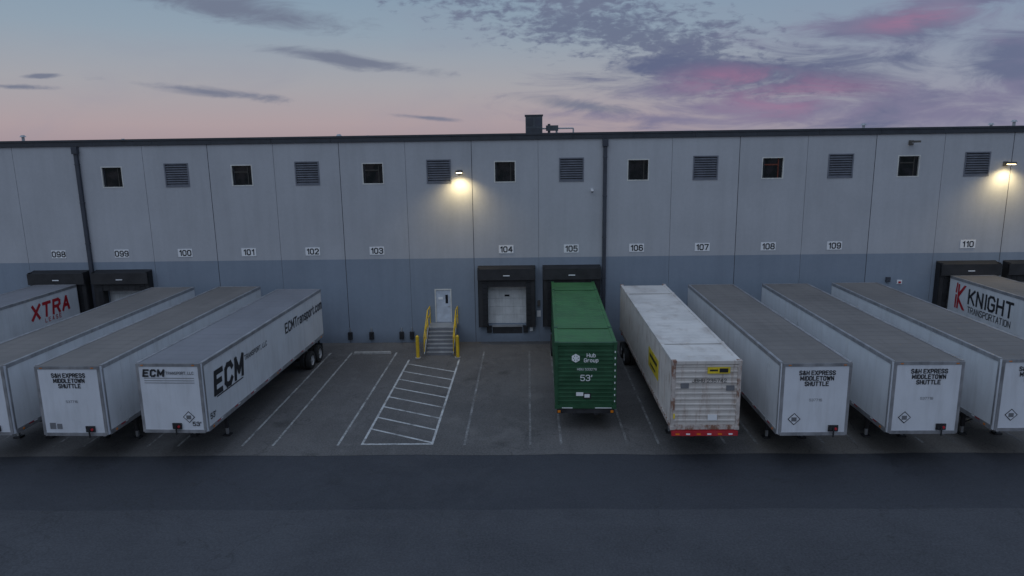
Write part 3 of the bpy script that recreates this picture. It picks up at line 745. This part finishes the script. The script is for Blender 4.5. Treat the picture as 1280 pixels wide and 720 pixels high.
e,L=container(6.62,-17.2,-2.4,0,'cwhite','cwhitetop','rust',1.35,4.06,chk='redpaint',nz=11)
q=MB()
q.box(.02,.86,-.03,.0,3.58,3.82,'hunt'); q.box(.46,.78,-.034,-.031,3.62,3.78,'ink'); q.box(.10,.40,-.034,-.031,3.67,3.74,'ink')
q.box(-1.30,-1.285,2.7,5.0,2.35,3.2,'hunt')
q.box(-1.304,-1.3005,3.0,4.7,2.85,3.0,'ink'); q.box(-1.304,-1.3005,3.3,4.5,2.5,2.6,'ink')
q.box(.1,.45,-.01,.0,1.72,1.95,'signwhite'); q.box(-1.2,-1.14,-.02,-.013,1.8,2.0,'hunt')
q.box(-.95,-.65,-.01,.021,3.0,3.2,'greyink'); q.box(.75,1.05,-.01,.021,2.9,3.1,'greyink')
q.box(-1.25,1.25,-.06,.0,1.12,1.30,'redpaint')
for i in range(6): q.box(-1.1+i*.4,-.95+i*.4,-.064,-.061,1.16,1.22,'signwhite' if i%2 else 'amber')
q.obj('decals',e)
text('serial_number','JBHU 235742',e,(.1,-.02,3.3),'-Y',.13,'ink',w=.9)

# ------------------------------------------------------------------ world : dusk sky
wd=bpy.data.worlds.new('World'); scene.world=wd; wd.use_nodes=True
t=wd.node_tree; N=NT(t); bg=t.nodes['Background']
try:
    wd.cycles.sampling_method='MANUAL'; wd.cycles.sample_map_resolution=256
except Exception: pass
tc=N.n('ShaderNodeTexCoord').outputs['Generated']
sp=N.n('ShaderNodeSeparateXYZ'); N.link(tc,sp.inputs[0])
ay=N.m('MAXIMUM',N.m('ABSOLUTE',sp.outputs[1]),.12)
U=N.m('DIVIDE',sp.outputs[0],ay); V=N.m('DIVIDE',sp.outputs[2],ay)
cr=N.n('ShaderNodeValToRGB'); N.link(sp.outputs[2],cr.inputs[0])
el=cr.color_ramp
stops=[(0.0,lin(160,143,150)),(0.035,lin(172,156,160)),(0.085,lin(164,163,169)),(0.15,lin(144,160,175)),(0.22,lin(129,153,174)),(.5,lin(158,178,205)),(1.0,lin(173,195,227))]
el.elements[0].position=stops[0][0]; el.elements[0].color=(*stops[0][1],1)
el.elements[1].position=1.0; el.elements[1].color=(*stops[-1][1],1)
for p,c_ in stops[1:-1]:
    x_=el.elements.new(p); x_.color=(*c_,1)
base=cr.outputs[0]
side=N.smooth(U,-.1,.75)
base=N.mix(N.m('MULTIPLY',side,.55),base,lin(124,140,168))
cv=N.n('ShaderNodeCombineXYZ'); N.link(U,cv.inputs[0]); N.link(V,cv.inputs[1])
nA=N.noise(cv.outputs[0],1.0,7,.64,.7,mapscale=(7,30,1))
nB=N.noise(cv.outputs[0],1.0,5,.6,.3,mapscale=(48,110,1),loc=(2,5,0))
nC=N.noise(cv.outputs[0],1.0,4,.55,.4,mapscale=(5,14,1),loc=(9,1,0))
def ell(cu,cv_,ru,rv,ang):
    ca,sa=math.cos(rad(ang)),math.sin(rad(ang))
    du=N.m('SUBTRACT',U,cu); dv=N.m('SUBTRACT',V,cv_)
    a=N.m('ADD',N.m('MULTIPLY',du,ca/ru),N.m('MULTIPLY',dv,sa/ru))
    b=N.m('ADD',N.m('MULTIPLY',du,-sa/rv),N.m('MULTIPLY',dv,ca/rv))
    d=N.m('SQRT',N.m('ADD',N.m('MULTIPLY',a,a),N.m('MULTIPLY',b,b)))
    return N.m('SUBTRACT',1.0,d)
def mx(L_):
    r_=L_[0]
    for x in L_[1:]: r_=N.m('MAXIMUM',r_,x)
    return r_
wisps=mx([ell(-.38,.188,.22,.024,-9),ell(-.26,.124,.15,.012,-9),ell(-.445,.083,.16,.009,-7),ell(-.142,.043,.07,.005,-6),ell(-.72,.094,.07,.005,-3),ell(-.68,.108,.03,.004,0),ell(.088,.054,.12,.013,-8)])
wisps=N.m('MAXIMUM',wisps,-1.0)
dW=N.smooth(N.m('ADD',wisps,N.m('MULTIPLY',N.m('SUBTRACT',nA,.5),2.4)),.0,.9)
mack=mx([ell(.10,.165,.32,.055,-14),ell(.22,.125,.24,.05,-16)])
mack=N.m('MAXIMUM',mack,-1.2)
dM=N.smooth(N.m('ADD',N.m('ADD',mack,N.m('MULTIPLY',N.m('SUBTRACT',nB,.5),3.2)),N.m('MULTIPLY',N.m('SUBTRACT',nA,.5),2.0)),-.05,.9)
bank=mx([ell(.33,.095,.32,.055,3),ell(.50,.155,.20,.028,6),ell(.70,.105,.19,.09,12),ell(.45,.045,.45,.04,0),ell(.20,.035,.2,.014,-4),ell(.62,.19,.2,.02,5)])
bank=N.m('MAXIMUM',bank,-1.2)
dB=N.smooth(N.m('ADD',bank,N.m('MULTIPLY',N.m('SUBTRACT',nA,.5),2.8)),-.1,.8)
sky=N.mix(N.m('MULTIPLY',dW,.85),base,lin(108,115,136))
sky=N.mix(N.m('MULTIPLY',dM,.85),sky,lin(100,108,134))
bcol=N.mix(N.smooth(nC,.35,.65),lin(94,102,132),lin(120,116,145))
sky=N.mix(N.m('MULTIPLY',dB,.85),sky,bcol)
pink=N.m('MAXIMUM',mx([ell(.37,.062,.18,.046,4),ell(.52,.160,.11,.022,8),ell(.29,.085,.15,.035,0)]),0)
pk=N.m('MULTIPLY',N.smooth(pink,0,1.0),N.smooth(nA,.35,.68))
sky=N.mix(N.m('MULTIPLY',pk,.66),sky,lin(166,116,146))
sky=N.mix(N.m('MULTIPLY',N.smooth(nC,.48,.8),.22),sky,lin(140,142,162))
below=N.smooth(sp.outputs[2],-.02,0.0)
sky=N.mix(below,lin(60,62,70),sky)
N.link(sky,bg.inputs[0]); bg.inputs[1].default_value=1.0

sl=bpy.data.lights.new('sun','SUN'); sl.energy=.30; sl.angle=rad(60); sl.color=(.85,.9,1.0)
so=bpy.data.objects.new('sun',sl); scene.collection.objects.link(so); so.rotation_euler=(rad(40),0,rad(-15))

# ------------------------------------------------------------------ camera
cam=bpy.data.cameras.new('camera'); cam.sensor_width=36; cam.lens=24.47; cam.clip_end=6000; cam.clip_start=.1
co=bpy.data.objects.new('camera',cam); scene.collection.objects.link(co)
co.matrix_world=Matrix.Translation((0,-42.2,11.95))@Matrix.Rotation(rad(1.4),4,'Z')@Matrix.Rotation(rad(90-11.4),4,'X')@Matrix.Rotation(rad(-.85),4,'Z')
scene.camera=co
